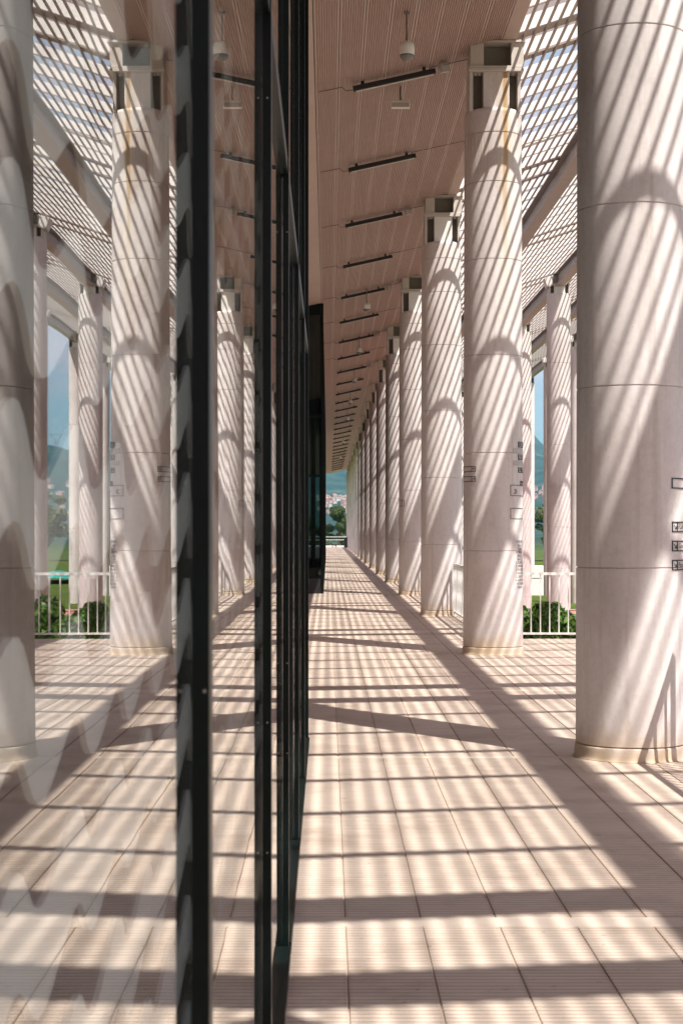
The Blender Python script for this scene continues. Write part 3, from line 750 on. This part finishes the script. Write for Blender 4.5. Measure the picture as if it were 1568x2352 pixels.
def leaves(clumps, n, size, seed):
    rnd = random.Random(seed); v = []; f = []
    tot = sum(c[3] ** 2 for c in clumps)
    for cx, cy, cz, cr, cv in clumps:
        for _ in range(int(n * cr * cr / tot)):
            while True:
                p = Vector((rnd.uniform(-1, 1), rnd.uniform(-1, 1), rnd.uniform(-1, 1)))
                if .2 < p.length < 1: break
            p = p * (.55 + .45 * rnd.random() ** .5) / max(p.length, .5) * p.length ** .3
            c = Vector((cx, cy, cz)) + Vector((p.x * cr, p.y * cr, p.z * cr * cv))
            d = (p + Vector((rnd.gauss(0, .5), rnd.gauss(0, .5), rnd.gauss(.2, .5)))).normalized()
            q = d.to_track_quat('Z', 'Y'); s = size * rnd.uniform(.6, 1.3); a = rnd.uniform(0, 2 * pi); b = len(v)
            for px, py in ((-1, 0), (0, -.45), (1, 0), (0, .45)):
                v.append(tuple(c + q @ Vector((px * cos(a) - py * sin(a), px * sin(a) + py * cos(a), .0)) * s))
            f.append((b, b + 1, b + 2, b + 3))
    me = bpy.data.meshes.new('crown'); me.from_pydata(v, [], f); me.update(); return me
def bush(x, y, z, w, h, label, seed, m=None):
    rnd = random.Random(seed); t = empty('bush', (x, y, z)); tag(t, label, 'bush', 'bushes below the terrace')
    cl = [(rnd.uniform(-w, w) * .6, rnd.uniform(-w, w) * .6, h * rnd.uniform(.25, .82), w * rnd.uniform(.28, .5), 1.0) for _ in range(14)]
    link('crown', leaves(cl, 6500, .075, seed), m or M_leaf, t)
    mb = MB()
    for c in cl[:8]: mb.tube((rnd.uniform(-.1, .1), rnd.uniform(-.1, .1), 0), (c[0], c[1], c[2]), .025, .008, 6)
    link('stems', mb.mesh('stems'), M_bark, t)
bush(3.55, 32.0, -1.95, .85, 2.45, 'dark green bush behind the railing, right of the rust-streaked column', 11)
bush(2.95, 33.5, -1.95, .55, 1.9, 'low bush half hidden behind the rust-streaked column', 12)
bush(4.75, 32.5, -1.95, .8, 2.35, 'dark green bush behind the railing, left of the nearest column', 13)
bush(5.2, 37.5, -1.95, .9, 2.3, 'bush seen in the glass beside the brick path', 14)
def tree(x, y, h, w, label, seed, m, trunk=.3, n=5200, leaf=.22, zb=None, open_=.3):
    rnd = random.Random(seed); z = terr(x, y) if zb is None else zb
    t = empty('tree', (x, y, z)); tag(t, label, 'tree', 'trees beyond the walkway')
    cl = []
    for _ in range(22):
        a = rnd.uniform(0, 2 * pi); rr = w * sqrt(rnd.random()) * .8; zz = h * rnd.uniform(open_, .93)
        k = 1 - ((zz / h - .6) / .6) ** 2; cl.append((rr * cos(a) * k, rr * sin(a) * k, zz, w * rnd.uniform(.2, .38), .8))
    link('crown', leaves(cl, n, leaf, seed), m, t)
    mb = MB(); mb.tube((0, 0, -.3), (0, 0, h * .35), trunk * .6, trunk * .4, 9)
    for c in cl[:12]: mb.tube((0, 0, h * rnd.uniform(.2, .36)), (c[0], c[1], c[2]), trunk * .26, trunk * .07, 6)
    link('trunk', mb.mesh('trunk'), M_bark, t)
tree(1.5, 236, 7.0, 2.3, 'round dark tree framed at the far end of the walkway', 21, M_leaf2, n=11000, leaf=.13, open_=.12)
tree(-1.2, 252, 4.6, 2.0, 'low shrubby tree at the far end beside the glass box', 22, M_leaf2, n=8000, leaf=.14, open_=.1)
tree(33.5, 262, 9.0, 2.8, 'dark slim tree in the gap between the second and nearest columns', 23, M_leaf2)
tree(30.0, 300, 6.5, 2.8, 'far leafy tree beside the slim dark tree', 24, M_leaf2)
tree(24.6, 152, 7.4, 2.3, 'pale airy tree mirrored in the glass between two columns', 25, M_leaf3, n=2600, open_=.45)
tree(27.5, 206, 8.2, 3.0, 'grey green tree mirrored in the glass near the brick path', 26, M_leaf3, n=3600)
for i, (x, y) in enumerate(((3.4, 262), (6.0, 285), (-5.0, 270), (40, 290), (22, 305))):
    tree(x, y, 5.5 + i % 3, 2.6, ['bushy tree right of the round dark tree at the far end', 'second bushy tree far right of the round dark tree', 'bushy tree left of the far guard rail', 'broad tree far beyond the lawn at right', 'broad tree beyond the lawn near the pale tree'][i], 30 + i, M_leaf2, n=7000, leaf=.16, open_=.1)

# teal sheet on the lawn, white garden sign block
tag(grid('tarpaulin', steps(15.5, 23, 14), steps(117, 127, 14), lambda x, y: -1.55 + .35 * sin(x * 1.7 + y * .6) * cos(y * .9), simple('teal_tarpaulin', (.0, .30, .27), .5, .2, 1.0)), 'teal tarpaulin lying crumpled on the lawn', 'tarpaulin')
sbk = empty('sign_block', (11.5, 96, -1.95)); tag(sbk, 'white upright garden sign block behind the pergola columns', 'sign')
link('block', bevel(MB().box(-.7, .35, -.15, .15, 0, 1.66).mesh('block'), .02), M_white, sbk)
for z in (1.25, .95): link('line_mark', MB().box(-.5, .25, -.156, -.152, z, z + .035).mesh('line_mark'), M_sign, sbk)

# ------------------------------------------------------------------ houses on the hillside
def house_mesh(w, d, h, wall, roof):
    mb = MB().box(-w / 2, w / 2, -d / 2, d / 2, -6, h)
    nb = len(mb.f)
    mb.prism([(-w / 2 - .3, h), (w / 2 + .3, h), (0, h + w * .22)], -d / 2 - .3, d / 2 + .3)
    nr = len(mb.f)
    for i in (-1, 1):
        for k in range(2): mb.box(i * w * .24 - .5, i * w * .24 + .5, -d / 2 - .06, -d / 2 + .02, 1.0 + 2.6 * k, 2.2 + 2.6 * k)
    me = mb.mesh('house')
    for q in (wall, roof, M_black): me.materials.append(q)
    for i, p in enumerate(me.polygons): p.material_index = 0 if i < nb else (1 if i < nr else 2)
    return me
walls = [simple('house_wall_%d' % i, c, .8, .08, .3) for i, c in enumerate(((.62, .54, .48), (.70, .66, .62), (.52, .26, .20), (.58, .36, .28), (.66, .60, .50)))]
roofs = [simple('house_roof_%d' % i, c, .8, .15, .3) for i, c in enumerate(((.42, .16, .11), (.48, .22, .16), (.36, .30, .27)))]
hm = [house_mesh(random.uniform(6, 9), random.uniform(6, 9), random.uniform(4.5, 7.5), walls[i % 5], roofs[(i * 2) % 3]) for i in range(15)]
rnd = random.Random(99); cnt = 0
def put_house(x, y, i, sc, where):
    o = link('house', hm[i], None, None, (x, y, terr(x, y)), (0, 0, rnd.uniform(-.5, .5)))
    o.scale = (sc, sc, sc); tag(o, where, 'house', where)
for k in range(120):
    y = rnd.uniform(2000, 2600); x = rnd.uniform(-.006, .02) * y
    put_house(x, y, rnd.randrange(15), .62, 'small pale house in the hillside town beyond the far end of the walkway')
for k in range(150):
    y = rnd.uniform(1750, 2500); x = rnd.uniform(.095, .185) * y
    put_house(x, y, rnd.choice((2, 3, 7, 8, 12, 13, 2, 3, 0, 5)), .8, 'small reddish house on the dark hillside at right beyond the lawn')
# power pylon on the ridge
px, py = .158 * 3150, 3150
t = empty('power_pylon', (px, py, terr(px, py))); tag(t, 'lattice power pylon on the ridge, mirrored in the glass', 'pylon')
mb = MB()
for s in (-1, 1):
    mb.tube((s * 6, 0, 0), (s * 2.2, 0, 22), .5, .4, 6); mb.tube((s * 2.2, 0, 22), (s * 9, 0, 34), .4, .4, 6); mb.tube((s * 6, 0, 0), (-s * 2.2, 0, 22), .3, .3, 6); mb.tube((0, 0, 22), (s * 9, 0, 34), .3, .3, 6)
link('lattice', mb.mesh('lattice'), M_cable, t); link('crossarm', MB().tube((-24, 0, 34), (24, 0, 34), .5, .5, 6).mesh('crossarm'), M_cable, t)

# ------------------------------------------------------------------ air
hz = link('haze', MB().box(-9000, 9000, -900, 9800, -12, 900).mesh('haze')); hz['kind'] = 'stuff'
hm_ = bpy.data.materials.new('haze'); hm_.use_nodes = True; ht = hm_.node_tree
for q in list(ht.nodes):
    if q.type == 'BSDF_PRINCIPLED': ht.nodes.remove(q)
pv = ht.nodes.new('ShaderNodeVolumePrincipled'); pv.inputs['Density'].default_value = 1.2e-4; pv.inputs['Color'].default_value = (.28, .72, 1.0, 1); pv.inputs['Anisotropy'].default_value = .2
ht.links.new(pv.outputs[0], ht.nodes['Material Output'].inputs['Volume']); hz.data.materials.append(hm_)
